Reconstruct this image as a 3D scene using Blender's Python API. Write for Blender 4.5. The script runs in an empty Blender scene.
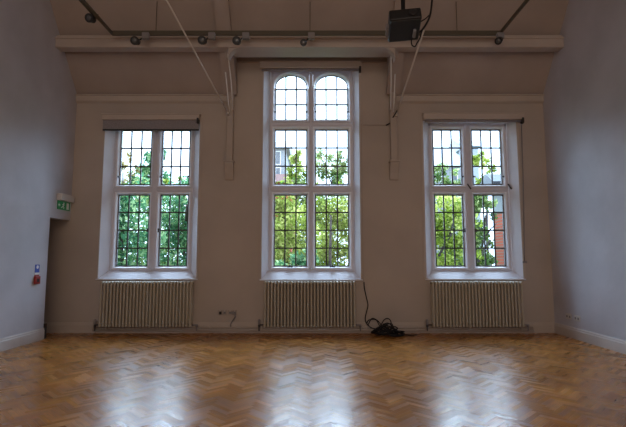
import bpy, bmesh, math, random
from mathutils import Vector, Matrix
random.seed(7)
C = bpy.context.scene.collection
# ------------------------------------------------------------------ camera model, used to turn measured photo points into room coordinates
F, H, TH, D = 450.0, 1.26, math.atan(46.5/450), 8.0
XL, XR = -4.33, 4.215
def ray(px, py):
    u = (px-313)/F; v = (213.5-py)/F
    return u, math.cos(TH)-v*math.sin(TH), math.sin(TH)+v*math.cos(TH)
def P(px, py, Y=D):
    u, dy, dz = ray(px, py); return Vector((u/dy*Y, Y, H+dz/dy*Y))
def PX(px, py, X):
    u, dy, dz = ray(px, py); t = X/u; return Vector((X, dy*t, H+dz*t))
def XW(px, py, Y=D): return P(px, py, Y).x
def ZW(py, Y=D): return P(313, py, Y).z

# ------------------------------------------------------------------ materials
def mat(name, col, rough=.6, spec=.5, metal=0.0, noise=0.0, nscale=6.0, bump=0.0, bscale=60.0, emis=None, col2=None):
    m = bpy.data.materials.new(name); m.use_nodes = True
    nt = m.node_tree; b = nt.nodes['Principled BSDF']
    b.inputs['Base Color'].default_value = (*col, 1); b.inputs['Roughness'].default_value = rough
    b.inputs['Metallic'].default_value = metal; b.inputs['Specular IOR Level'].default_value = spec
    tc = nt.nodes.new('ShaderNodeTexCoord')
    if noise > 0 or col2:
        n = nt.nodes.new('ShaderNodeTexNoise'); n.inputs['Scale'].default_value = nscale; n.inputs['Detail'].default_value = 4
        nt.links.new(tc.outputs['Object'], n.inputs['Vector'])
        r = nt.nodes.new('ShaderNodeValToRGB')
        c2 = col2 if col2 else tuple(c*(1-noise) for c in col)
        r.color_ramp.elements[0].position = .35; r.color_ramp.elements[1].position = .65
        r.color_ramp.elements[0].color = (*c2, 1); r.color_ramp.elements[1].color = (*col, 1)
        nt.links.new(n.outputs['Fac'], r.inputs['Fac']); nt.links.new(r.outputs['Color'], b.inputs['Base Color'])
    if bump > 0:
        n2 = nt.nodes.new('ShaderNodeTexNoise'); n2.inputs['Scale'].default_value = bscale; n2.inputs['Detail'].default_value = 3
        nt.links.new(tc.outputs['Object'], n2.inputs['Vector'])
        bp = nt.nodes.new('ShaderNodeBump'); bp.inputs['Strength'].default_value = bump; bp.inputs['Distance'].default_value = .01
        nt.links.new(n2.outputs['Fac'], bp.inputs['Height']); nt.links.new(bp.outputs['Normal'], b.inputs['Normal'])
    if emis:
        b.inputs['Emission Color'].default_value = (*emis[0], 1); b.inputs['Emission Strength'].default_value = emis[1]
    return m
M = {}
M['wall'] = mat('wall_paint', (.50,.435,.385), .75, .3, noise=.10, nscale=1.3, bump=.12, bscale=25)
M['sidewall'] = mat('side_wall_sky_tint', (.56,.56,.615), .6, .35, noise=.12, nscale=1.6, bump=.25, bscale=9)  # wall cream tinted blue: sky light from the windows put into the colour
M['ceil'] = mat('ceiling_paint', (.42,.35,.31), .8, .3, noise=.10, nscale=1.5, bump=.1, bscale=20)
M['trim'] = mat('trim_paint', (.52,.45,.395), .5, .4, noise=.06, nscale=3)
M['purlin'] = mat('beam_paint', (.52,.45,.40), .5, .4, noise=.06, nscale=3)
M['skirt'] = mat('skirting_paint', (.60,.56,.54), .45, .4, noise=.05, nscale=3)
M['white'] = mat('window_paint', (.66,.67,.76), .4, .5, noise=.05, nscale=8)
M['sash'] = mat('sash_skylit', (.87,.91,1.0), .35, .5)  # paler and bluer than the frame: sky-lit edges put into the colour
M['reveal'] = mat('reveal_paint', (.74,.75,.82), .45, .4, noise=.05, nscale=4)
M['cream'] = mat('radiator_enamel', (.47,.43,.35), .4, .5)
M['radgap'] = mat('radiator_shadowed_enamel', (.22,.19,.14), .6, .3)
M['lead'] = mat('dark_glazing_metal', (.05,.045,.05), .5, .5)
M['black'] = mat('black_plastic', (.012,.012,.013), .5, .4)
M['cable'] = mat('black_rubber', (.010,.010,.012), .55, .3)
M['darkgrey'] = mat('dark_grey_plastic', (.02,.02,.022), .45, .4)
M['track'] = mat('track_brown', (.10,.085,.06), .5, .4)
M['grey'] = mat('grey_plastic', (.25,.24,.25), .5, .4)
M['plastic'] = mat('white_plastic', (.62,.60,.58), .4, .5)
M['brass'] = mat('brown_socket', (.40,.34,.29), .45, .4)
M['blind'] = mat('grey_blind_fabric', (.30,.28,.30), .8, .2, noise=.15, nscale=40)
M['rod'] = mat('pale_rod', (.62,.57,.52), .4, .5)
M['red'] = mat('red_plastic', (.30,.02,.02), .4, .5)
M['blue'] = mat('blue_sign', (.03,.08,.45), .4, .5)
M['green'] = mat('green_exit', (.01,.20,.07), .4, .5, emis=((.01,.25,.09), .08))
M['signwhite'] = mat('sign_white', (.8,.8,.8), .5, .3)
M['lens'] = mat('lens_glass', (.10,.11,.12), .15, .8)
# floor blocks: colour from a per-block attribute
def floor_mat():
    m = bpy.data.materials.new('oak_herringbone'); m.use_nodes = True; nt = m.node_tree; b = nt.nodes['Principled BSDF']
    a = nt.nodes.new('ShaderNodeAttribute'); a.attribute_name = 'blk'
    sep = nt.nodes.new('ShaderNodeSeparateColor'); nt.links.new(a.outputs['Color'], sep.inputs['Color'])
    r = nt.nodes.new('ShaderNodeValToRGB'); e = r.color_ramp.elements
    e[0].position = 0; e[0].color = (.38,.142,.027,1); e[1].position = 1; e[1].color = (.64,.285,.060,1)
    k = e.new(.5); k.color = (.50,.20,.041,1)
    nt.links.new(sep.outputs['Red'], r.inputs['Fac'])
    uv = nt.nodes.new('ShaderNodeUVMap'); uv.uv_map = 'UVMap'
    mp = nt.nodes.new('ShaderNodeMapping'); mp.inputs['Scale'].default_value = (6, 160, 1)
    nt.links.new(uv.outputs['UV'], mp.inputs['Vector'])
    n = nt.nodes.new('ShaderNodeTexNoise'); n.inputs['Scale'].default_value = 1; n.inputs['Detail'].default_value = 5
    nt.links.new(mp.outputs['Vector'], n.inputs['Vector'])
    mr = nt.nodes.new('ShaderNodeMapRange'); mr.inputs['From Min'].default_value = .3; mr.inputs['From Max'].default_value = .7
    mr.inputs['To Min'].default_value = .55; mr.inputs['To Max'].default_value = 1.25
    nt.links.new(n.outputs['Fac'], mr.inputs['Value'])
    mx = nt.nodes.new('ShaderNodeMix'); mx.data_type = 'RGBA'; mx.blend_type = 'MULTIPLY'; mx.inputs['Factor'].default_value = 1
    nt.links.new(r.outputs['Color'], mx.inputs['A']); nt.links.new(mr.outputs['Result'], mx.inputs['B'])
    # worn, darker patches across the boards
    tc = nt.nodes.new('ShaderNodeTexCoord')
    n2 = nt.nodes.new('ShaderNodeTexNoise'); n2.inputs['Scale'].default_value = 1.7; n2.inputs['Detail'].default_value = 6
    nt.links.new(tc.outputs['Object'], n2.inputs['Vector'])
    mr2 = nt.nodes.new('ShaderNodeMapRange'); mr2.inputs['From Min'].default_value = .35; mr2.inputs['From Max'].default_value = .65
    mr2.inputs['To Min'].default_value = .70; mr2.inputs['To Max'].default_value = 1.1
    nt.links.new(n2.outputs['Fac'], mr2.inputs['Value'])
    mx2 = nt.nodes.new('ShaderNodeMix'); mx2.data_type = 'RGBA'; mx2.blend_type = 'MULTIPLY'; mx2.inputs['Factor'].default_value = 1
    nt.links.new(mx.outputs['Result'], mx2.inputs['A']); nt.links.new(mr2.outputs['Result'], mx2.inputs['B'])
    nt.links.new(mx2.outputs['Result'], b.inputs['Base Color'])
    mr3 = nt.nodes.new('ShaderNodeMapRange'); mr3.inputs['To Min'].default_value = .20; mr3.inputs['To Max'].default_value = .33
    nt.links.new(sep.outputs['Green'], mr3.inputs['Value']); nt.links.new(mr3.outputs['Result'], b.inputs['Roughness'])
    n3 = nt.nodes.new('ShaderNodeTexNoise'); n3.inputs['Scale'].default_value = 14; n3.inputs['Detail'].default_value = 4
    nt.links.new(tc.outputs['Object'], n3.inputs['Vector'])
    bp = nt.nodes.new('ShaderNodeBump'); bp.inputs['Strength'].default_value = .35; bp.inputs['Distance'].default_value = .004
    nt.links.new(n3.outputs['Fac'], bp.inputs['Height']); nt.links.new(bp.outputs['Normal'], b.inputs['Normal'])
    b.inputs['Specular IOR Level'].default_value = .55
    return m
M['floor'] = floor_mat()
def glass_mat():
    m = bpy.data.materials.new('window_glass'); m.use_nodes = True; nt = m.node_tree
    for n in list(nt.nodes): nt.nodes.remove(n)
    o = nt.nodes.new('ShaderNodeOutputMaterial'); t = nt.nodes.new('ShaderNodeBsdfTransparent'); g = nt.nodes.new('ShaderNodeBsdfGlossy')
    t.inputs['Color'].default_value = (.95,.97,.97,1); g.inputs['Roughness'].default_value = .03
    mx = nt.nodes.new('ShaderNodeMixShader'); mx.inputs[0].default_value = .02
    nt.links.new(t.outputs[0], mx.inputs[1]); nt.links.new(g.outputs[0], mx.inputs[2]); nt.links.new(mx.outputs[0], o.inputs[0])
    return m
M['glass'] = glass_mat()
def leaf_mat(name, c1, c2, c3):
    m = bpy.data.materials.new(name); m.use_nodes = True; nt = m.node_tree
    for n in list(nt.nodes): nt.nodes.remove(n)
    o = nt.nodes.new('ShaderNodeOutputMaterial'); a = nt.nodes.new('ShaderNodeAttribute'); a.attribute_name = 'leafc'
    r = nt.nodes.new('ShaderNodeValToRGB'); e = r.color_ramp.elements
    e[0].position = 0; e[0].color = (*c1,1); e[1].position = 1; e[1].color = (*c3,1); k = e.new(.5); k.color = (*c2,1)
    nt.links.new(a.outputs['Fac'], r.inputs['Fac'])
    d = nt.nodes.new('ShaderNodeBsdfDiffuse'); t = nt.nodes.new('ShaderNodeBsdfTranslucent')
    nt.links.new(r.outputs['Color'], d.inputs['Color']); nt.links.new(r.outputs['Color'], t.inputs['Color'])
    mx = nt.nodes.new('ShaderNodeMixShader'); mx.inputs[0].default_value = .45
    nt.links.new(d.outputs[0], mx.inputs[1]); nt.links.new(t.outputs[0], mx.inputs[2]); nt.links.new(mx.outputs[0], o.inputs[0])
    return m
M['leaf_teal'] = leaf_mat('leaf_blue_green', (.02,.08,.045), (.11,.30,.14), (.60,.76,.38))
M['leaf_yellow'] = leaf_mat('leaf_yellow_green', (.05,.09,.02), (.28,.38,.05), (.92,.90,.34))
M['leaf_mid'] = leaf_mat('leaf_mid_green', (.03,.08,.03), (.17,.28,.08), (.70,.74,.34))
M['leaf_tan'] = leaf_mat('leaf_autumn', (.20,.14,.05), (.42,.33,.13), (.6,.52,.25))
M['bark'] = mat('bark', (.09,.075,.07), .9, .2, noise=.4, nscale=12)
M['grass'] = mat('lawn', (.04,.07,.02), .9, .2, col2=(.06,.10,.025), nscale=1.5)
M['render'] = mat('house_render', (.34,.36,.38), .9, .2, noise=.1, nscale=2)
M['slate'] = mat('slate_roof', (.19,.205,.23), .8, .3, noise=.2, nscale=10)
M['redtile'] = mat('red_tiles', (.15,.05,.035), .85, .2, noise=.3, nscale=12)
M['dark_fascia'] = mat('dark_fascia', (.03,.03,.035), .7, .3)
M['paleroof'] = mat('pale_slate_roof', (.42,.45,.50), .8, .3, noise=.15, nscale=6)
def brick_mat():
    m = mat('red_brick', (.2,.04,.025), .85, .2); nt = m.node_tree; b = nt.nodes['Principled BSDF']
    tc = nt.nodes.new('ShaderNodeTexCoord'); mp = nt.nodes.new('ShaderNodeMapping'); mp.inputs['Rotation'].default_value = (math.pi/2,0,0)
    br = nt.nodes.new('ShaderNodeTexBrick'); br.inputs['Scale'].default_value = 4.5
    br.inputs['Color1'].default_value = (.60,.09,.04,1); br.inputs['Color2'].default_value = (.48,.07,.03,1); br.inputs['Mortar'].default_value = (.34,.16,.11,1)
    nt.links.new(tc.outputs['Object'], mp.inputs['Vector']); nt.links.new(mp.outputs['Vector'], br.inputs['Vector'])
    nt.links.new(br.outputs['Color'], b.inputs['Base Color']); return m
M['brick'] = brick_mat()

# ------------------------------------------------------------------ mesh builder
class MB:
    def __init__(s): s.v = []; s.f = []; s.sm = []
    def face(s, pts, smooth=False):
        n = len(s.v); s.v += [Vector(p) for p in pts]; s.f.append(tuple(range(n, n+len(pts)))); s.sm.append(smooth); return s
    def box(s, x0, x1, y0, y1, z0, z1, bev=0.0, mtx=None):
        if x0 > x1: x0, x1 = x1, x0
        if y0 > y1: y0, y1 = y1, y0
        if z0 > z1: z0, z1 = z1, z0
        bm = bmesh.new(); bmesh.ops.create_cube(bm, size=1)
        for v in bm.verts: v.co = Vector(((x0+x1)/2+v.co.x*(x1-x0), (y0+y1)/2+v.co.y*(y1-y0), (z0+z1)/2+v.co.z*(z1-z0)))
        if bev: bmesh.ops.bevel(bm, geom=bm.edges[:], offset=min(bev, .45*min(x1-x0,y1-y0,z1-z0)), segments=2, affect='EDGES', profile=.5)
        s.add(bm, mtx); return s
    def add(s, bm, mtx=None, smooth=False):
        n = len(s.v); bm.verts.index_update()
        s.v += [(mtx @ v.co) if mtx else v.co.copy() for v in bm.verts]
        for f in bm.faces: s.f.append(tuple(n+v.index for v in f.verts)); s.sm.append(smooth)
        bm.free(); return s
    def tube(s, pts, r, seg=8, r1=None):
        pts = [Vector(p) for p in pts]; r1 = r if r1 is None else r1; N = len(pts); rings = []
        up = None
        for i, p in enumerate(pts):
            t = (pts[min(i+1,N-1)]-pts[max(i-1,0)]).normalized()
            if up is None: up = Vector((0,0,1)) if abs(t.z) < .9 else Vector((1,0,0))
            a = t.cross(up)
            if a.length < 1e-5: a = t.orthogonal()
            a.normalize(); b = a.cross(t).normalized(); up = b
            rr = r+(r1-r)*i/max(1,N-1); base = len(s.v)
            for k in range(seg):
                an = 2*math.pi*k/seg; s.v.append(p+a*math.cos(an)*rr+b*math.sin(an)*rr)
            rings.append(base)
        for i in range(N-1):
            for k in range(seg):
                k2 = (k+1) % seg; s.f.append((rings[i]+k, rings[i]+k2, rings[i+1]+k2, rings[i+1]+k)); s.sm.append(True)
        s.f.append(tuple(rings[0]+k for k in range(seg))[::-1]); s.sm.append(False)
        s.f.append(tuple(rings[-1]+k for k in range(seg))); s.sm.append(False)
        return s
    def lathe(s, c, axis, prof, seg=20):
        """prof: list of (distance along axis, radius)"""
        c = Vector(c); ax = Vector(axis).normalized(); a = ax.orthogonal().normalized(); b = ax.cross(a); rings = []
        for d, r in prof:
            base = len(s.v)
            for k in range(seg):
                an = 2*math.pi*k/seg; s.v.append(c+ax*d+(a*math.cos(an)+b*math.sin(an))*max(r,1e-4))
            rings.append(base)
        for i in range(len(prof)-1):
            for k in range(seg):
                k2 = (k+1) % seg; s.f.append((rings[i]+k, rings[i]+k2, rings[i+1]+k2, rings[i+1]+k)); s.sm.append(True)
        s.f.append(tuple(rings[0]+k for k in range(seg))[::-1]); s.sm.append(False)
        s.f.append(tuple(rings[-1]+k for k in range(seg))); s.sm.append(False)
        return s
    def prism(s, poly, vec):
        """poly: 3-D outline; extruded by vec"""
        vec = Vector(vec); A = [Vector(p) for p in poly]; B = [p+vec for p in A]; n = len(s.v); k = len(A)
        s.v += A+B; s.f.append(tuple(range(n, n+k))[::-1]); s.f.append(tuple(range(n+k, n+2*k))); s.sm += [False, False]
        for i in range(k):
            j = (i+1) % k; s.f.append((n+i, n+j, n+k+j, n+k+i)); s.sm.append(False)
        return s
    def build(s, name, material, parent=None, origin=None):
        off = Vector((0,0,0))
        if parent is not None:
            q = parent
            while q is not None: off = off+q.location; q = q.parent
        elif origin is not None: off = Vector(origin)
        me = bpy.data.meshes.new(name); me.from_pydata([v-off for v in s.v], [], s.f); me.update()
        me.polygons.foreach_set('use_smooth', s.sm)
        bm = bmesh.new(); bm.from_mesh(me); bmesh.ops.recalc_face_normals(bm, faces=bm.faces[:]); bm.to_mesh(me); bm.free()
        me.materials.append(material)
        o = bpy.data.objects.new(name, me); C.objects.link(o)
        if parent is not None: o.parent = parent
        elif origin is not None: o.location = off
        return o
def thing(name, loc, label=None, cat=None, group=None, kind=None):
    o = bpy.data.objects.new(name, None); C.objects.link(o); o.location = loc; o.empty_display_size = .1
    return tag(o, label, cat, group, kind)
def tag(o, label=None, cat=None, group=None, kind=None):
    if label: o['label'] = label
    if cat: o['category'] = cat
    if group: o['group'] = group
    if kind: o['kind'] = kind
    return o
def struct(name, mb, m): return tag(mb.build(name, m), kind='structure')

# ------------------------------------------------------------------ key levels
YB = -6.0                                   # back of the hall, behind the camera
PASS = -6.2                                 # far side of the side passage
ZP = ZW(96)                                 # wall plate
SL = 1.26                                   # slope of the roof, rise per metre
ZD = ZW(57)                                 # flat ceiling of the tall centre bay
ZT = 6.6                                    # flat top ceiling
def ys(z): return D-(z-ZP)/SL
XDL, XDR = -1.40, 1.37                      # cheeks of the centre bay
JY = 7.38; JZ = PX(48, 217, XL).z           # opening in the left wall
# ------------------------------------------------------------------ floor
def make_floor():
    mb = MB(); cols = []; uvs = []
    Wd = .048; n = 5; s2 = math.sqrt(.5)
    def tr(a, b): return (s2*(a-b)*Wd, s2*(a+b)*Wd)
    g = .0016
    def blk(a0, b0, a1, b1, horiz):
        cx, cy = tr((a0+a1)/2, (b0+b1)/2)
        if cx < PASS-.3 or cx > XR+.35 or cy < -1.0 or cy > D+.3: return
        q = g/Wd
        cs = [(a0+q,b0+q),(a1-q,b0+q),(a1-q,b1-q),(a0+q,b1-q)]
        z = random.uniform(-.0003, .0002); tx = random.gauss(0, .0035); ty = random.gauss(0, .0035)
        pts = []
        for a, b in cs:
            x, y = tr(a, b); pts.append((x, y, z+(x-cx)*tx+(y-cy)*ty))
        mb.face(pts); cols.append((random.random(), random.random(), 0, 1))
        ou, ov = random.uniform(0, 9), random.uniform(0, 9)
        L, w = n*Wd, Wd
        uvs.append([(ou,ov),(ou+L,ov),(ou+L,ov+w),(ou,ov+w)] if horiz else [(ou,ov),(ou,ov+w),(ou+L,ov+w),(ou+L,ov)])
    for m_ in range(-60, 90):
        for k in range(-240, 320):
            a = k+n*m_; b = k-n*m_
            blk(a, b, a+n, b+1, True); blk(a, b+1, a+1, b+1+n, False)
    # trim to the room
    x0, x1, y1 = PASS, XR+.1, D+.02
    nb = len(mb.f)
    mb.box(PASS-.1, XR+.2, YB-.1, D+.45, -.25, -.004)
    me = bpy.data.meshes.new('floor'); me.from_pydata(mb.v, [], mb.f); me.update()
    ca = me.color_attributes.new('blk', 'FLOAT_COLOR', 'CORNER'); uv = me.uv_layers.new(name='UVMap')
    for i, p in enumerate(me.polygons):
        for j, li in enumerate(p.loop_indices):
            ca.data[li].color = cols[i] if i < nb else (.12,.6,0,1)
            uv.data[li].uv = uvs[i][j % 4] if i < nb else (0,0)
    bm = bmesh.new(); bm.from_mesh(me)
    for co, no in (((XR+.15,0,0),(1,0,0)), ((PASS-.1,0,0),(-1,0,0)), ((0,D+.1,0),(0,1,0))):
        bmesh.ops.bisect_plane(bm, geom=bm.verts[:]+bm.edges[:]+bm.faces[:], plane_co=co, plane_no=no, clear_outer=True)
    bm.to_mesh(me); bm.free()
    me.materials.append(M['floor'])
    o = bpy.data.objects.new('floor', me); C.objects.link(o); return tag(o, kind='structure')
make_floor()

# ------------------------------------------------------------------ windows: measured rectangles
FY = D+.20                                  # front plane of the window frames
def fx(px, py=200): return XW(px, py, FY)
def fz(py): return ZW(py, FY)
WIN = [   # outer opening on the wall face (x0,x1,ztop,zbot) ; frame ; columns of lights ; rows of lights
    dict(n=1, out=(XW(101.5,205), XW(198,205), ZW(121), ZW(279)), fr=(fx(112.2), fx(192.6), fz(124), fz(270.8)),
         mull=(fx(151.0), fx(157.0)), tr=[(fz(186.8), fz(191.8))], rows=[3,4], arch=False),
    dict(n=2, out=(XW(262.5,180), XW(359.8,180), ZW(70.5), ZW(279.6)), fr=(fx(269.4,180), fx(353.6,180), fz(70.8), fz(270.8)),
         mull=(fx(309.2,180), fx(312.8,180)), tr=[(fz(121.6), fz(126.4)), (fz(186.4), fz(191.8))], rows=[3,3,4], arch=True),
    dict(n=3, out=(XW(424.8,205), XW(519.8,205), ZW(121), ZW(279)), fr=(fx(430.2), fx(509.5), fz(123.5), fz(270.8)),
         mull=(fx(466.3), fx(472.3)), tr=[(fz(186.6), fz(191.8))], rows=[3,4], arch=False),
]
# ------------------------------------------------------------------ walls
def make_back_wall():
    mb = MB()
    xs = sorted({PASS, XL, XDL, XDR, XR+.2} | {w['out'][0] for w in WIN} | {w['out'][1] for w in WIN})
    zs = sorted({-.1, ZP, ZD+.1} | {w['out'][2] for w in WIN} | {w['out'][3] for w in WIN})
    for i in range(len(xs)-1):
        for j in range(len(zs)-1):
            cx, cz = (xs[i]+xs[i+1])/2, (zs[j]+zs[j+1])/2
            if cz > ZP and not (XDL < cx < XDR): continue
            if any(w['out'][0] < cx < w['out'][1] and w['out'][3] < cz < w['out'][2] for w in WIN): continue
            mb.face([(xs[i],D,zs[j]),(xs[i+1],D,zs[j]),(xs[i+1],D,zs[j+1]),(xs[i],D,zs[j+1])])
    # outer leaf
    YO = D+.55
    xs = sorted({PASS, XR+.2} | {w['fr'][0]-.12 for w in WIN} | {w['fr'][1]+.12 for w in WIN})
    zs = sorted({-3.0, 5.6} | {w['fr'][2]+.28 for w in WIN} | {w['fr'][3]-.06 for w in WIN})
    for i in range(len(xs)-1):
        for j in range(len(zs)-1):
            cx, cz = (xs[i]+xs[i+1])/2, (zs[j]+zs[j+1])/2
            if any(w['fr'][0]-.12 < cx < w['fr'][1]+.12 and w['fr'][3]-.06 < cz < w['fr'][2]+.28 for w in WIN): continue
            mb.face([(xs[i],YO,zs[j]),(xs[i+1],YO,zs[j]),(xs[i+1],YO,zs[j+1]),(xs[i],YO,zs[j+1])])
    return struct('wall_back', mb, M['wall'])
make_back_wall()
for w in WIN:      # the splayed, white painted reveals and the sloping sill
    a0, a1, zt, zb = w['out']; b0, b1, ft, fb = w['fr']; YO = D+.55
    mb = MB()
    def rim(y, r): x0, x1, z1, z0 = r; return [(x0,y,z0),(x1,y,z0),(x1,y,z1),(x0,y,z1)]
    A, B = rim(D, (a0,a1,zt,zb)), rim(FY, (b0,b1,ft,fb))
    c = .02; Cc, Dd = rim(FY+.12, (b0+c,b1-c,ft-c,fb+c)), rim(YO, (b0-.12,b1+.12,ft+.28,fb-.06))
    for R1, R2, ids in ((A,B,(1,2,3)), (Cc,Dd,(0,1,2,3))):
        for k in ids:
            j = (k+1) % 4; mb.face([R1[k],R1[j],R2[j],R2[k]])
    struct('trim_%d' % w['n'], mb, M['reveal'])

def side_wall(name, X, sgn, holeY=None, holeZ=None):
    """gable shaped wall; thickness goes outwards"""
    T = .16*sgn; mb = MB()
    top = [(D, ZP+.0), (ys(ZT), ZT), (YB+ (D-ys(ZT)), ZT), (YB, ZP)]
    if holeY: base = [(YB,-.05),(holeY,-.05),(holeY,holeZ),(D+.1,holeZ)]
    else: base = [(YB,-.05),(D+.1,-.05)]
    poly = base+[(D+.1, ZP+.1)]+top[1:]
    mb.prism([(X,y,z) for y, z in poly], (T,0,0))
    return struct(name, mb, M['sidewall'])
side_wall('wall_left', XL, -1, JY, JZ)
side_wall('wall_right', XR, 1)
mb = MB(); mb.box(XL-.16, XR+.16, YB-.15, YB, -.05, ZP+.1); struct('wall_front', mb, M['wall'])
# side passage seen through the opening
mb = MB(); mb.box(PASS-.1, PASS, 5.5, D+.1, -.05, 3.0); mb.box(PASS, XL-.14, 5.4, 5.5, -.05, 3.0); struct('wall_passage', mb, M['wall'])
mb = MB(); mb.box(PASS-.1, XL-.14, 5.4, D+.1, 2.6, 2.7); struct('ceiling_passage', mb, M['ceil'])

# ------------------------------------------------------------------ ceiling
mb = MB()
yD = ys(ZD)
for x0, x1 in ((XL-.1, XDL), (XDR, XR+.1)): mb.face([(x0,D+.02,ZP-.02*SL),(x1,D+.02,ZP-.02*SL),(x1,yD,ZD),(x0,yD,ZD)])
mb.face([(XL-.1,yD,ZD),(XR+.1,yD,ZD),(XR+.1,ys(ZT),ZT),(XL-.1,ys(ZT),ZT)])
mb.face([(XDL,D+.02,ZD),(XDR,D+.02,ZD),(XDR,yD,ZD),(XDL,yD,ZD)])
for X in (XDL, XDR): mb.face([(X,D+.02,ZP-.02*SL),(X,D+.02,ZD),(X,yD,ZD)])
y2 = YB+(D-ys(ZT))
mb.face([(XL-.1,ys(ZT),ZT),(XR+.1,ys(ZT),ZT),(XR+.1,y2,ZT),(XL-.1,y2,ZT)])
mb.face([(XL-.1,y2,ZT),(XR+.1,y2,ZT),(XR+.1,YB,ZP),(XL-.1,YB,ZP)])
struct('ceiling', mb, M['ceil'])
# roof covering outside so no light leaks in
mb = MB(); mb.box(XL-.4, XR+.4, YB-.3, D+.6, ZT+.2, ZT+.3)
mb.face([(XL-.4,D+.9,ZP+.05),(XDL-.1,D+.9,ZP+.05),(XDL-.1,ys(ZT),ZT+.3),(XL-.4,ys(ZT),ZT+.3)])
mb.face([(XDR+.1,D+.9,ZP+.05),(XR+.4,D+.9,ZP+.05),(XR+.4,ys(ZT),ZT+.3),(XDR+.1,ys(ZT),ZT+.3)])
mb.box(XDL-.1, XDR+.1, D-.9, D+.6, ZD+.5, ZD+.55)
struct('roof', mb, M['slate'])

# wall plate mouldings (cornice strip between the wall and the sloping ceiling)
z1, z0 = ZW(95.5), ZW(103.2)
k = 0
for x0, x1 in ((XL, -1.56), (1.52, XR)):
    mb = MB(); mb.box(x0, x1, D-.05, D+.01, z0+.02, z1, .01); mb.box(x0, x1, D-.03, D+.01, z0, z0+.03, .006); mb.box(x0, x1, D-.075, D+.01, z1-.022, z1, .006)
    struct('trim_%d' % (4+k), mb, M['trim']); k += 1
mb = MB(); z = ZW(62.3); mb.box(XDL, XDR, D-.03, D+.01, z-.012, z+.012, .005); struct('trim_6', mb, M['trim'])
# thin plaster edge strips beside the window openings
k = 7
for w in WIN:
    a0, a1, zt, zb = w['out']; mb = MB()
    for xa, xb in ((a0-.045, a0), (a1, a1+.045)): mb.box(xa, xb, D-.012, D+.01, zb-.03, zt, .004)
    struct('trim_%d' % k, mb, M['wall'] if w['n'] != 3 else M['trim']); k += 1

# skirting
def skirt(name, prof, run0, run1, axis, m):
    """prof = [(out, z)]; out is distance into the room"""
    mb = MB(); mb.prism([run0(o, z) for o, z in prof], run1); return struct(name, mb, m)
PR = [(-.005,0),(.022,0),(.022,.135),(.016,.145),(.016,.160),(.008,.178),(-.005,.178)]
skirt('baseboard_back', PR, lambda o, z: (PASS, D-o, z), (XR-PASS,0,0), 0, M['trim'])
skirt('baseboard_left', PR, lambda o, z: (XL+o, YB, z), (0,JY-YB,0), 1, M['skirt'])
skirt('baseboard_right', PR, lambda o, z: (XR-o, YB, z), (0,D-YB,0), 1, M['skirt'])

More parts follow.
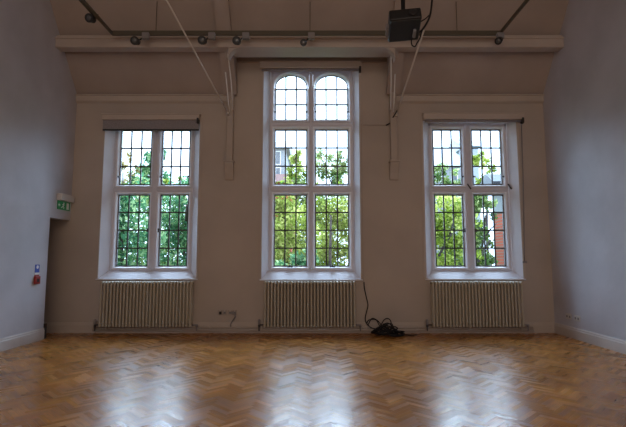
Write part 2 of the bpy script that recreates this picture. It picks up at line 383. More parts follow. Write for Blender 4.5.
# ------------------------------------------------------------------ purlin, rafters, posts
Yp = 7.22
zb_, zt_ = ZW(47, Yp), ZW(38.2, Yp)
mb = MB(); mb.box(XL, XR, Yp, Yp+.19, zb_, zt_, .012)
mb.box(XL, XR, Yp+.03, Yp+.16, zt_-.005, ZW(34.2, Yp), .006); mb.box(XL, XR, Yp-.02, Yp+.08, zt_-.012, zt_+.012, .006)
p = mb.build('purlin', M['purlin'], origin=(0, Yp, zb_))
tag(p, 'long white painted horizontal timber beam running across the sloping ceiling above the windows', 'beam')
mb = MB(); mb.box(XDL+.01, XDR-.01, Yp+.18, 7.66, zb_+.02, ZD+.02, .01); struct('trim_10', mb, M['purlin'])
def rafter(xc, wd, side, label):
    t = thing('roof_truss', (xc, D-.05, ZW(180)), label, 'roof truss')
    mb = MB(); d = .10
    zz = [ZP-.02, ZT]; poly = []
    n_ = Vector((0,-SL,-1)).normalized()
    n_ = Vector((0,-1,-1/SL)).normalized()
    a = Vector((xc-wd/2, ys(ZP+.05), ZP+.05)); b = Vector((xc-wd/2, ys(ZT-.02), ZT-.02))
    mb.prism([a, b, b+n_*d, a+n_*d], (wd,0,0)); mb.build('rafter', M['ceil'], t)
    pw = .115; mb = MB(); mb.box(xc-pw/2, xc+pw/2, D-.10, D+.005, ZW(163), ZW(100)+.12, .01); mb.build('wall_post', M['wall'], t)
    mb = MB(); zc = ZW(180); z2 = ZW(161.5)
    mb.box(xc-.09, xc+.09, D-.15, D+.005, z2-.035, z2, .01)
    mb.prism([(xc-.075,D+.004,zc),(xc-.075,D-.035,zc),(xc-.075,D-.06,zc+.12),(xc-.075,D-.125,z2-.07),(xc-.075,D-.125,z2-.03),(xc-.075,D+.004,z2-.03)], (.15,0,0))
    mb.build('corbel', M['wall'], t)
    # arched brace: from the wall post up to the underside of the purlin
    mb = MB(); xi = xc-side*.045
    pts = []
    for i in range(13):
        q = i/12; y = D-.10-(.62)*(q**2.2); z = ZW(112)+(zb_-ZW(112)+.02)*(1-(1-q)**1.3); pts.append((y, z))
    outl = [(xi, y, z) for y, z in pts]+[(xi, y+.085, z) for y, z in pts[::-1]]
    for i in range(12):
        y0, q0 = pts[i]; y1_, q1 = pts[i+1]
        mb.prism([(xi,y0,q0),(xi,y1_,q1),(xi,y1_+.10,q1),(xi,y0+.10,q0)], (side*.055,0,0))
    mb.build('brace', M['purlin'], t)
    # small curved bracket turning from the brace into the purlin
    mb = MB(); R = .20; cx, cz = xc-side*(.075+R), zb_-R; N = 8
    arc = [(cx+side*R*math.cos(q*math.pi/2/N), Yp+.03, cz+R*math.sin(q*math.pi/2/N)) for q in range(N+1)]
    for i in range(N): mb.prism([arc[i], arc[i+1], (cx+side*R, Yp+.03, zb_+.005)], (0,.15,0))
    mb.build('bracket', M['purlin'], t)
    for ln_ in (([(229.5,112),(227.5,92),(225.5,72)], [(233,110),(231,80),(228,54)]) if side < 0 else ([(393.5,112),(394.5,92),(395,74)], [(390.5,110),(391.2,80),(391,52)])):
        pp = [P(x_, y_, D-.13-.47*max(0,(112-y_))/58*1.0) for x_, y_ in ln_]
        MB().tube(pp, .011, 6).build('brace_rod', M['signwhite'], t)
    # iron bolt end
    mb = MB(); bx_ = xc+side*.03; mb.lathe((bx_, D-.30, ZW(71, D-.3)), (0,-1,0), [(0,.03),(.03,.03),(.04,.02)], 10); mb.build('bolt', M['brass'], t)
    return t
rafter(-1.50, .24, -1, 'pale painted roof truss foot with wall post and corbel left of the tall centre window')
rafter(1.455, .24, 1, 'pale painted roof truss foot with wall post and corbel right of the tall centre window')
# pale tie rods
for a, b, lb in ((P(228.5,114,D-.11), P(160,-12,6.2), 'thin pale tie rod slanting up to the left from the left truss post'),
                 (P(396,115,D-.11), P(424,30,6.90), 'thin pale tie rod slanting up to the right behind the projector')):
    d = (b-a); L = d.length; d.normalize()
    b2 = a+d*(L*(1.12 if a.x < 0 else 1.0))
    t = MB(); t.tube([a, b2], .013 if a.x < 0 else .015, 8); t.lathe(a-d*.01, d, [(0,.03),(.03,.03),(.06,.015)], 10)
    tag(t.build('tie_rod', M['rod'], origin=a), lb, 'tie rod')

# ------------------------------------------------------------------ window joinery
def sash_ring(s, xa, xb, zb, zt, yf, yg, yb, spr=None, ztop=None):
    """moulded casement frame: flat front, then a chamfer running back to the glass"""
    def loop(ins):
        x0, x1, z0 = xa+ins, xb-ins, zb+ins
        if spr is None: return [(x0,z0),(x1,z0),(x1,zt-ins),(x0,zt-ins)]
        cx, rx, rz, N = (x0+x1)/2, (x1-x0)/2, ztop-ins-spr, 20
        return [(x0,z0),(x1,z0)]+[(cx+rx*math.cos(math.pi*i/N), spr+rz*math.sin(math.pi*i/N)**.9 if i not in (0,N) else spr) for i in range(N+1)]
    L = [(loop(0), yb), (loop(0), yf), (loop(.016), yf), (loop(.020), yf+.004), (loop(.044), yg-.012), (loop(.045), yg+.01), (loop(.045), yb)]
    n = len(L[0][0])
    for k in range(len(L)-1):
        for i in range(n):
            j = (i+1) % n; (A, ya), (B_, y_b) = L[k], L[k+1]
            s.face([(A[i][0],ya,A[i][1]),(A[j][0],ya,A[j][1]),(B_[j][0],y_b,B_[j][1]),(B_[i][0],y_b,B_[i][1])])
def make_window(w):
    b0, b1, ft, fb = w['fr']; n = w['n']
    root = thing('window_%d' % n, ((b0+b1)/2, FY, fb), kind='structure')
    y0, y1 = FY, FY+.11; st = .045
    m0, m1 = w['mull']
    frame = MB()
    frame.box(b0, b0+st, y0, y1, fb, ft, .008); frame.box(b1-st, b1, y0, y1, fb, ft, .008)
    frame.box(b0, b1, y0-.004, y1, fb, fb+.035, .008)
    if w['arch']: frame.box(b0, b1, y0+.002, y1, ft-.03, ft, .004)
    lights = []
    cols = [(b0+st, m0), (m1, b1-st)]
    zs = [ft-(.055 if not w['arch'] else .0)]
    for a, b in w['tr']: zs += [a, b]
    zs += [fb+.035]
    rows = [(zs[2*i], zs[2*i+1]) for i in range(len(w['rows']))]
    if not w['arch']: frame.box(b0, b1, y0, y1, zs[0], ft, .008)
    fo = frame.build('window_frame', M['white'], root)
    MB().box(m0, m1, y0-.015, y1, fb+.03, ft-.01, .026).build('mullion', M['white'], root)
    for a, b in w['tr']:
        t = MB().box(b0+.01, b1-.01, y0-.012, y1, b, a, .026); t.build('transom', M['white'], root)
    sash = .045; ys0, ys1 = y0+.006, y1-.005; yg = y0+.075
    for ri, (zt, zb) in enumerate(rows):
        for ci, (xa, xb) in enumerate(cols):
            arch = w['arch'] and ri == 0
            cs = thing('casement', (0,0,0)); cs.parent = root
            s = MB(); g = MB(); lead = MB()
            gx0, gx1, gz0 = xa+sash, xb-sash, zb+sash
            if arch:
                gz1 = fz(74.2); spr = fz(87.0); cx = (gx0+gx1)/2; rx = (gx1-gx0)/2; rz = gz1-spr; N = 20
                pts = [(cx-rx*math.cos(math.pi*i/N), spr+rz*math.sin(math.pi*i/N)**.9) for i in range(N+1)]
                rx2, rz2 = rx+sash*.95, rz+sash*.95
                out = [(cx-rx2*math.cos(math.pi*i/N), spr+rz2*math.sin(math.pi*i/N)**.9) for i in range(N+1)]
                sash_ring(s, xa, xb, zb, None, y0-.012, yg, y1, spr, gz1+sash)
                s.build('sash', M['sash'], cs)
                sp = MB(); xe0, xe1 = (b0, (m0+m1)/2) if ci == 0 else ((m0+m1)/2, b1)
                for i in range(N):
                    (ax, az), (bx, bz) = out[i], out[i+1]
                    
                    sp.prism([(ax,y0+.004,az),(bx,y0+.004,bz),(bx,y0+.004,ft-.002),(ax,y0+.004,ft-.002)], (0,y1-y0-.01,0))
                sp.build('arched_head', M['white'], root)
                g.prism([(x,yg,z) for x, z in [(gx0,gz0),(gx1,gz0)]+pts[::-1]], (0,.004,0))
            else:
                gz1 = zt-sash
                sash_ring(s, xa, xb, zb, zt, ys0, yg, ys1)
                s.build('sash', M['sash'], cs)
                g.box(gx0, gx1, yg, yg+.004, gz0, gz1)
            g.build('pane', M['glass'], cs)
            bw = .012
            # dark metal edge of the leaded light
            e = .015
            lead.box(gx0, gx0+e, yg-.02, ys1-.004, gz0, gz1 if not arch else spr); lead.box(gx1-e, gx1, yg-.02, ys1-.004, gz0, gz1 if not arch else spr)
            lead.box(gx0, gx1, yg-.02, ys1-.004, gz0, gz0+e)
            if not arch: lead.box(gx0, gx1, yg-.02, ys1-.004, gz1-e, gz1)
            else: lead.tube([(x, yg-.005, z) for x, z in pts], .010, 6)
            for q in (1, 2):
                x = gx0+(gx1-gx0)*q/3; zt2 = gz1
                if arch: zt2 = spr+rz*math.sqrt(max(0, 1-((x-cx)/rx)**2))
                lead.box(x-bw, x+bw, yg-.009, yg+.012, gz0, zt2)
            R = w['rows'][ri]
            zz = [fz(88.2), fz(103.4)] if arch else [gz0+(gz1-gz0)*q/R for q in range(1, R)]
            for z in zz: lead.box(gx0, gx1, yg-.009, yg+.012, z-bw, z+bw)
            lead.build('glazing_bars', M['lead'], cs)
            # latches
            h = MB()
            if ri < len(rows)-1:
                if not (n == 2 and ri == 1):
                    zl = gz0+.14
                    for x, sx in ((gx0, 1), (gx1, -1)): h.box(x-.012*sx, x+.028*sx, ys0-.018, ys0+.004, zl-.012, zl+.016, .004)
            else:
                x = (gx0+gx1)/2
                if n == 2: h.box(x-.05, x+.05, ys0-.03, ys0+.003, gz0-.02, gz0+.004, .004); h.box(x-.012, x+.012, ys0-.045, ys0, gz0-.008, gz0+.03, .004)
                else:
                    xx = gx1 if ci == 0 else gx0; zl = (gz0+gz1)/2; sx = -1 if ci == 0 else 1
                    h.box(xx-.012*sx, xx+.016*sx, ys0-.018, ys0+.004, zl-.04, zl+.03, .004)
            if h.v: h.build('latch', M['lead'], cs)
    a0, a1, zt, zb = w['out']
    # sloping sill with a thin nosing
    s = MB(); s.prism([(a0,D-.03,zb),(a0,D-.03,zb-.022),(a0,D,zb-.022),(a0,FY+.02,zb-.022),(b0,FY+.02,fb),(a0,D,zb+.006)], (.0001,0,0)) if False else None
    s.face([(a0,D,zb+.004),(a1,D,zb+.004),(b1,FY+.01,fb+.006),(b0,FY+.01,fb+.006)])
    s.box(a0-.03, a1+.03, D-.035, D+.01, zb-.020, zb+.006, .006)
    s.build('sill', M['reveal'], root)
    return root
for w in WIN: make_window(w)
# two stay arms on the right window's transom
for px in (467.5, 508):
    a = P(px, 184, FY-.01); b = P(px+3.5, 189, FY-.06)
    o = MB().tube([a, b], .013, 6).build('casement_stay', M['lead'], origin=a)
    tag(o, 'black casement stay at the %s of the right window transom' % ('middle' if px < 480 else 'right end'), 'window stay')

# ------------------------------------------------------------------ blind casings
def blind(x0, x1, zt, zb, fabric_to, label, chain=False):
    t = thing('roller_blind', ((x0+x1)/2, D, zb), label, 'blind')
    MB().box(x0, x1, D-.09, D+.002, zb, zt, .008).box(x0-.012, x1+.012, D-.10, D+.002, zt-.022, zt, .006).build('casing', M['purlin'], t)
    m = MB(); m.tube([(x0+.03,D-.045,zb-.022),(x1-.03,D-.045,zb-.022)], .020, 10)
    if fabric_to is not None:
        m = MB(); m.box(x0+.01, x1-.01, D-.052, D-.044, fabric_to, zb+.01)
        m.build('blind_fabric', M['blind'], t)
        MB().box(x0+.01, x1-.01, D-.058, D-.038, fabric_to-.022, fabric_to+.006, .004).build('hem_bar', M['darkgrey'], t)
    else: m.build('rolled_fabric', M['blind'], t)
    c = MB(); c.box(x1-.045, x1-.008, D-.105, D-.02, zb-.07, zb+.03, .006); c.build('chain_wheel', M['darkgrey'], t)
    if chain:
        m = MB(); q = [P(521.5,124,D-.06), P(523.5,190,D-.03), P(524.5,262,D-.02)]
        m.tube(spl_(q), .008, 6); m.box(q[2].x-.03, q[2].x+.045, D-.03, D-.002, q[2].z-.02, q[2].z+.02, .005); m.build('pull_chain', M['grey'], t)
    return t
def spl_(q): return [q[0], (q[0]+q[1])/2, q[1], (q[1]+q[2])/2, q[2]]
blind(XW(104,118), XW(200.5,118), ZW(115), ZW(121), ZW(130.2), 'grey roller blind slightly lowered at the top of the left window')
blind(XW(260.5,66), XW(361,66), ZW(62.5), ZW(69.8), None, 'rolled up blind in a pale casing above the tall arched centre window')
blind(XW(422.5,118), XW(522,118), ZW(114), ZW(120.6), None, 'rolled up blind in a pale casing at the top of the right window', True)

# ------------------------------------------------------------------ radiators
def radiator(x0, x1, label):
    z1, z0 = ZW(281.5, 7.85), ZW(327.0, 7.85); yc = D-.115; dp = .05
    t = thing('radiator', ((x0+x1)/2, yc, 0), label, 'radiator', 'cream column radiators below the windows')
    n = 28; p = (x1-x0)/n
    for i in range(n):
        xc = x0+p*(i+.5); m = MB(); hw = p*.29
        for yy in (yc-dp, yc+dp):
            m.tube([(xc,yy,z0+.03),(xc,yy,z0+.06),(xc,yy,z1-.06),(xc,yy,z1-.03)], hw, 8)
        m.box(xc-hw*1.25, xc+hw*1.25, yc-dp-hw, yc+dp+hw, z1-.05, z1, .014)
        m.box(xc-hw*1.25, xc+hw*1.25, yc-dp-hw, yc+dp+hw, z0, z0+.05, .014)
        m.build('column', M['cream'], t)
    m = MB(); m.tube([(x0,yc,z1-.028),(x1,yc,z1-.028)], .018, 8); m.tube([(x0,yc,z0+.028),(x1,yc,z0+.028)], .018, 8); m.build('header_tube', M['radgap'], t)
    # valves at both bottom ends
    for s_, x in ((-1, x0), (1, x1)):
        m = MB(); xv = x+s_*.075
        m.tube([(x,yc,z0+.03),(xv,yc,z0+.03)], .013, 8); m.tube([(xv,yc,.05),(xv,yc,z0+.04)], .011, 8)
        m.lathe((xv,yc,z0-.01), (0,0,1), [(0,.018),(.03,.021),(.05,.018)], 12)
        v = m.build('valve', M['lead'] if s_ < 0 else M['grey'], t)
        if s_ < 0:
            m = MB(); m.lathe((xv,yc,z0+.035), (0,0,1), [(0,.017),(.012,.023),(.075,.023),(.088,.015)], 14); m.build('valve_cap', M['grey'], v)
    for xq in (x0+p*4, x1-p*4):
        MB().box(xq-.012, xq+.012, yc+dp-.01, D-.002, z1-.16, z1-.10, .004).build('wall_bracket', M['cream'], t)
        MB().box(xq-.012, xq+.012, yc+dp-.01, D-.002, z0+.06, z0+.10, .004).build('wall_bracket', M['cream'], t)
    # brackets to the wall
    return t
radiator(XW(99.5,300,7.85), XW(192.5,300,7.85), 'cream column radiator below the left window')
radiator(XW(263.5,300,7.85), XW(356,300,7.85), 'cream column radiator below the tall centre window')
radiator(XW(431.5,300,7.85), XW(523.5,300,7.85), 'cream column radiator below the right window')
# heating pipes along the skirting
m = MB()
for zz, yy in ((.052, D-.06),): m.tube([(XW(94,328),yy,zz),(XW(532,328),yy,zz)], .014, 8)
for zz, yy in ((.098, D-.045),): m.tube([(XW(94,328),yy,zz),(XW(532,328),yy,zz)], .011, 8)
for k_ in range(9): m.box(-3.6+k_*.9, -3.57+k_*.9, D-.06, D-.01, .035, .115, .004)
tag(m.build('heating_pipe', M['trim'], origin=(0, D-.06, .05)), 'pair of thin painted heating pipes running along the skirting under the radiators', 'pipe')

# ------------------------------------------------------------------ sockets
def socket(c, nrm, w_, h_, label, group=None, plug=None, switch=True):
    """c: centre on the wall; nrm: into the room"""
    t = thing('wall_socket', c, label, 'socket', group)
    nrm = Vector(nrm); u = Vector((nrm.y, -nrm.x, 0)); u = Vector((abs(u.x), abs(u.y), 0))
    def bx(m, a0, a1, b0, b1, d0, d1, bev=.003):
        q0 = c+u*a0+nrm*d0; q1 = c+u*a1+nrm*d1
        m.box(q0.x, q1.x, q0.y, q1.y, c.z+b0, c.z+b1, bev); return m
    bx(MB(), -w_/2, w_/2, -h_/2, h_/2, -.002, .012).build('face_plate', M['brass'] if plug is not None else M['plastic'], t)
    for s_ in (-1, 1):
        ol = bx(MB(), s_*w_*.25-.022, s_*w_*.25+.022, -.022, .014, .010, .0128, .004).build('outlet', M['grey'], t)
        for (a, b) in ((-.012,-.014),(.008,-.014),(-.002,.004)): bx(MB(), s_*w_*.25+a, s_*w_*.25+a+.005, b, b+.009, .012, .0145, 0).build('pin_hole', M['black'], ol)
        bx(MB(), s_*w_*.25-.006, s_*w_*.25+.006, h_*.22, h_*.40, .011, .018, .001).build('rocker_switch', M['plastic'], t)
    if plug == 'black': bx(MB(), -.052, -.012, -.026, .020, .012, .05, .008).build('plug', M['black'], t)
    if plug == 'grey': bx(MB(), -.010, .040, -.026, .020, .012, .05, .008).build('plug', M['grey'], t)
    return t
zs_ = ZW(312.5)
socket(Vector((XW(222.5,312), D, zs_)), (0,-1,0), .155, .088, 'brown double wall socket with a dark plug, nearer the left radiator', 'sockets between the radiators', 'black')
socket(Vector((XW(232.4,312), D, zs_)), (0,-1,0), .155, .088, 'brown double wall socket with a grey lead, farther from the left radiator', 'sockets between the radiators', 'grey')
pts = [P(235,313,D-.04), P(235.3,317,D-.045), P(233,320,D-.04), P(230.6,324,D-.035), P(230.4,328,D-.045)]
tag(MB().tube(pts, .010, 8).build('power_lead', M['grey'], origin=pts[0]), 'short grey lead hanging from the wall socket down to the skirting pipes', 'cable')
c1 = PX(569, 316.3, XR); c2 = PX(577.5, 318.3, XR)
socket(c1, (-1,0,0), .155, .09, 'white double socket on the right wall, nearer the corner', 'sockets on the right wall')
socket(c2, (-1,0,0), .155, .09, 'white double socket on the right wall, farther from the corner', 'sockets on the right wall')

# ------------------------------------------------------------------ left wall devices
a = PX(57.5, 199, XL); b = PX(70, 200, XL); zt = PX(63,194.5,XL).z; zm = PX(63,201.5,XL).z; zl = PX(63,210,XL).z
y0, y1 = a.y, min(b.y, D-.06)
t = thing('exit_sign', (XL, (y0+y1)/2, zl), 'green emergency exit sign with running figure under a white light box, on the left wall', 'exit sign')
MB().box(XL-.002, XL+.085, y0-.02, y1+.01, zm, zt, .008).build('light_box', M['plastic'], t)
pl = MB().box(XL-.002, XL+.012, y0, y1, zl, zm, .002).build('sign_plate', M['green'], t)
g = MB(); X_ = XL+.0125; W_ = y1-y0; Hh = zm-zl
def q(pts_):      # sign artwork in 0..1 plate coordinates, left (near) to right (far)
    g.prism([(X_, y0+W_*u_, zl+Hh*v_) for u_, v_ in pts_], (.0015,0,0))
def ln(a_, b_, w_):
    ax, ay = a_[0]*W_, a_[1]*Hh; bx, by = b_[0]*W_, b_[1]*Hh; d = Vector((bx-ax, by-ay)); n_ = Vector((-d.y, d.x)).normalized()*w_*Hh/2
    q([((ax+n_.x)/W_,(ay+n_.y)/Hh), ((bx+n_.x)/W_,(by+n_.y)/Hh), ((bx-n_.x)/W_,(by-n_.y)/Hh), ((ax-n_.x)/W_,(ay-n_.y)/Hh)])
q([(.70,.12),(.90,.12),(.90,.88),(.70,.88)])                              # doorway
q([(.47+.045*math.cos(k_*.7),.80+.085*math.sin(k_*.7)) for k_ in range(9)])  # head
ln((.45,.70),(.41,.42),.16); ln((.41,.44),(.50,.30),.11); ln((.50,.30),(.47,.12),.10); ln((.41,.44),(.34,.26),.11); ln((.34,.26),(.26,.26),.09)
ln((.45,.68),(.53,.56),.08); ln((.45,.66),(.35,.60),.08)                   # running figure
ln((.06,.5),(.20,.5),.10); q([(.04,.5),(.11,.72),(.11,.28)])               # arrow
g.build('pictogram', M['signwhite'], t)
p0 = PX(36, 280, XL); s_ = .05
t = thing('fire_call_point', (XL, p0.y, p0.z), 'small red fire alarm call point on the left wall beside the opening', 'call point')
MB().box(XL-.002, XL+.035, p0.y-.06, p0.y+.06, p0.z-.06, p0.z+.06, .006).build('housing', M['red'], t)
MB().box(XL+.033, XL+.038, p0.y-.028, p0.y+.028, p0.z-.03, p0.z+.02, .001).build('glass_panel', M['darkgrey'], t)
p1 = PX(37, 270, XL)
t = thing('notice_sign', (XL, p1.y, p1.z), 'small blue and white notice with red edge just above the red call point', 'sign')
MB().box(XL-.002, XL+.006, p1.y-.055, p1.y+.055, p1.z-.04, p1.z+.085, .001).build('blue_panel', M['blue'], t)
MB().box(XL-.002, XL+.007, p1.y-.055, p1.y+.055, p1.z-.072, p1.z-.04, .001).build('white_panel', M['signwhite'], t)
MB().lathe((XL+.005,p1.y,p1.z+.045), (1,0,0), [(0,.028),(.003,.028)], 16).build('white_disc', M['signwhite'], t)
MB().box(XL-.002, XL+.007, p1.y-.055, p1.y+.055, p1.z-.095, p1.z-.072, .001).build('red_strip', M['red'], t)
# door stop at the foot of the jamb
o = MB().box(XL-.03, XL+.03, JY+.004, JY+.045, 0.0, .24, .006).build('door_stop', M['darkgrey'], origin=(XL, JY+.02, 0))
tag(o, 'dark upright block at the foot of the opening in the left wall', 'door stop')
# small box high in the right corner
c = P(547, 107.5, D-.03)
t = thing('motion_sensor', c, 'small pale rounded sensor high in the right corner below the cornice', 'sensor')
MB().box(c.x-.045, c.x+.045, D-.07, D+.001, c.z-.075, c.z+.055, .02).build('housing', M['plastic'], t)
MB().box(c.x-.03, c.x+.03, D-.078, D-.066, c.z-.05, c.z+.02, .006).build('lens_window', M['grey'], t)

# ------------------------------------------------------------------ lighting track and spotlights
Yt = 7.02
zt = ZW(33.2, Yt); xa, xb = XW(112, 33, Yt), XW(500, 33, Yt)
m = MB(); m.box(xa, xb, Yt-.022, Yt+.022, zt-.036, zt+.036, .004)
m.box(xa-.022, xa+.022, 1.5, Yt+.022, zt-.018, zt+.018, .004); m.box(xb-.022, xb+.022, 1.5, Yt+.022, zt-.018, zt+.018, .004)
tr_ = m.build('lighting_track', M['track'], origin=(0, Yt, zt))
tag(tr_, 'dark rectangular lighting track running along the white beam and out into the hall', 'lighting track')
m = MB(); m.tube([(xa-.10,1.5,zt+.06),(xa-.10,Yt-.55,zt+.06),(xa-.015,Yt-.2,zt+.01)], .012, 8); m.build('conduit', M['track'], tr_)
m = MB()
for x in (XW(156,30,Yt), XW(457,30,Yt), XW(310,30,Yt)): m.tube([(x,Yt,zt+.02),(x,Yt,zt+.55)], .006, 6)
for yy in (3.5, 5.5):
    for x in (xa, xb): m.tube([(x,yy,zt),(x,yy,ZT)], .008, 6)
m.build('hanger', M['track'], tr_)
def spot(px, py, bx_, label, Y=Yt-.16, small=1.0, hook=False):
    c = P(px, py, Y); t = thing('spotlight', (c.x, c.y, c.z), label, 'spotlight', 'spotlights on the lighting track')
    r = .066*small; ax = Vector((0, -1, -.32)).normalized()
    if hook: ax = Vector((-.5,-.6,-.5)).normalized()
    MB().lathe(c-ax*.10, ax, [(0,r*.45),(.02,r*.8),(.13,r*.95),(.135,r)], 20).build('lamp_body', M['black'], t)
    MB().lathe(c-ax*.10, ax, [(.1352,r*.93),(.142,r*1.05),(.150,r*1.0)], 20).build('rim', M['darkgrey'], t)
    MB().lathe(c-ax*.10, ax, [(.1505,r*.62),(.156,r*.5),(.158,.01)], 16).build('lens', M['lens'], t)
    if bx_:
        xg = c.x+bx_*.125
        MB().box(xg-.055, xg+.055, Yt-.10, Yt-.025, zt-.135, zt-.034, .006).build('driver_box', M['grey'], t)
        MB().tube([(xg,Yt-.06,zt-.06),(c.x,c.y+.07,c.z+.02)], .012, 8).build('arm', M['darkgrey'], t)
    else: MB().tube([(c.x+.03,c.y+.05,c.z),(c.x+.08,c.y+.06,c.z+.10)], .012, 8).build('arm', M['darkgrey'], t)
    return t
yq = 6.2; 
spot(90.5, 18.5, 0, 'black spotlight on the slanting left arm of the lighting track', Y=6.55)
spot(135.5, 41, 1, 'black spotlight on the track nearest the left corner, above the left window')
spot(202.5, 40.5, 1, 'black spotlight on the track just left of the left truss')
spot(237, 41, 1, 'black spotlight on the track just right of the left truss')
spot(303.5, 43, 1, 'black spotlight on the track above the centre window', small=.8)
spot(499, 40.5, .5, 'small black spotlight where the track turns near the right wall', small=.85, hook=True)

# ------------------------------------------------------------------ projector
c = P(404, 26, 5.5)
t = thing('projector', c, 'black projector hanging on a pole from the ceiling right of the centre window', 'projector')
mt = Matrix.Translation(c) @ Matrix.Scale(1.07, 4) @ Matrix.Rotation(math.radians(-6), 4, 'Z') @ Matrix.Rotation(math.radians(-13), 4, 'X') @ Matrix.Rotation(math.radians(-3), 4, 'Y')
MB().box(-.185, .185, -.19, .19, -.065, .085, .018, mt).build('body', M['black'], t)
MB().box(-.175, .175, -.17, .18, -.072, -.060, .006, mt).build('underside', M['darkgrey'], t)
m = MB(); m.lathe(mt @ Vector((.09,-.185,.01)), mt.to_3x3() @ Vector((0,-1,0)), [(0,.05),(.025,.05),(.03,.04)], 20); m.build('lens', M['darkgrey'], t)
MB().box(-.215, -.183, -.06, .12, -.05, .01, .006, mt).build('side_bracket', M['grey'], t)
MB().box(.10, .135, -.02, .10, -.11, -.068, .008, mt).build('cable_clamp', M['grey'], t)
m = MB(); top = mt @ Vector((.0,0,.085)); m.tube([top, (top.x+.005, top.y, ZT-.05)], .028, 12); m.lathe((top.x,top.y,top.z-.01), (0,0,1), [(0,.075),(.03,.075),(.05,.045),(.14,.045),(.15,.03)], 16)
m.build('mounting_pole', M['black'], t)
def spl(pts, n=8):
    pts = [Vector(p) for p in pts]; out = []
    for i in range(len(pts)-1):
        p0, p1, p2, p3 = pts[max(i-1,0)], pts[i], pts[i+1], pts[min(i+2,len(pts)-1)]
        for k_ in range(n):
            t_ = k_/n; out.append(.5*((2*p1)+(-p0+p2)*t_+(2*p0-5*p1+4*p2-p3)*t_**2+(-p0+3*p1-3*p2+p3)*t_**3))
    return out+[pts[-1]]
cab = [P(433,-25,5.6), P(432,0,5.6), P(429.5,17,5.6), P(422,30,5.6), P(414,34,5.55)]
tag(MB().tube(spl(cab), .013, 8).build('cable', M['cable'], origin=cab[0]), 'thick black cable looping down from the ceiling into the right side of the projector', 'cable')
cab = [P(430.5,14,5.6), P(425,19,5.55), P(420,22,5.5)]
tag(MB().tube(spl(cab), .008, 8).build('cable', M['cable'], origin=cab[0]), 'short thin black lead branching off the thick cable beside the projector', 'cable')
cab = [P(413.5,36,5.56), P(411.5,40,5.6), P(412,45,5.62), P(415,46.5,5.65), P(417,43,5.66), P(420,38,5.68), P(422,31,5.66), P(425,26,5.66)]
tag(MB().tube(spl(cab), .009, 8).build('cable', M['cable'], origin=cab[0]), 'thin black cable looped in a hook below the right side of the projector', 'cable')
cab = [P(399,107,D-.15), P(396,112.5,D-.17), P(392,119,D-.07), P(390,123,D-.03), P(386,125.2,D-.03)]
tag(MB().tube(spl(cab), .011, 8).build('cable', M['cable'], origin=cab[0]), 'short black cable bending off the right truss post to the wall trunking', 'cable')
# trunking on the wall
m = MB(); z_ = ZW(125); m.box(XW(362.5,125), XW(386.5,125), D-.020, D-.002, z_-.010, z_+.010, .003); m.box(XW(362,200)-.010, XW(362,200)+.010, D-.020, D-.002, ZW(280), z_+.010, .003)
tag(m.build('cable_trunking', M['brass'], origin=(XW(362,200), D, ZW(284))), 'narrow painted trunking down the wall right of the centre window', 'trunking')

# ------------------------------------------------------------------ pile of black cable on the floor
rnd = random.Random(3)
pts = [P(364,282,D-.02), P(364.4,288,D-.035), P(366.3,297,D-.03), P(368,305,D-.035), P(366.5,312,D-.04), P(365.3,320,D-.05), P(369,326,D-.08), P(376,329,D-.14)]
cx, cy = XW(386,330,D-.33), D-.34
for i in range(62):
    ph = i*1.05+rnd.uniform(-.4,.4); rr = rnd.uniform(.08,.27)
    pts.append(Vector((cx+rr*1.15*math.cos(ph)+rnd.uniform(-.05,.05), cy+rr*.5*math.sin(ph), .012+rnd.uniform(0,.27)*(1-rr/.32)+.002*(i%5))))
pts += [Vector((cx+.38, cy+.02, .014)), Vector((cx+.52, cy+.06, .012))]
ca_ = MB().tube(spl(pts, 6), .0095, 6)
for lp in ([(368,325),(372,318.5),(378,321),(383,328)], [(367,323),(369,320),(376,320),(380,326),(388,331)], [(380,327),(384,320),(388,318.5),(391,322),(390.5,330)],
           [(379,328),(387,323),(393,327),(395,333)], [(381,330),(385,325),(392,324),(394,331)]):
    ca_.tube(spl([P(x, y, D-.17) for x, y in lp]), .0095, 6)
tag(ca_.build('cable_pile', M['cable'], origin=(cx, cy, 0)), 'tangled heap of black cable on the floor between the centre and right radiators', 'cable')

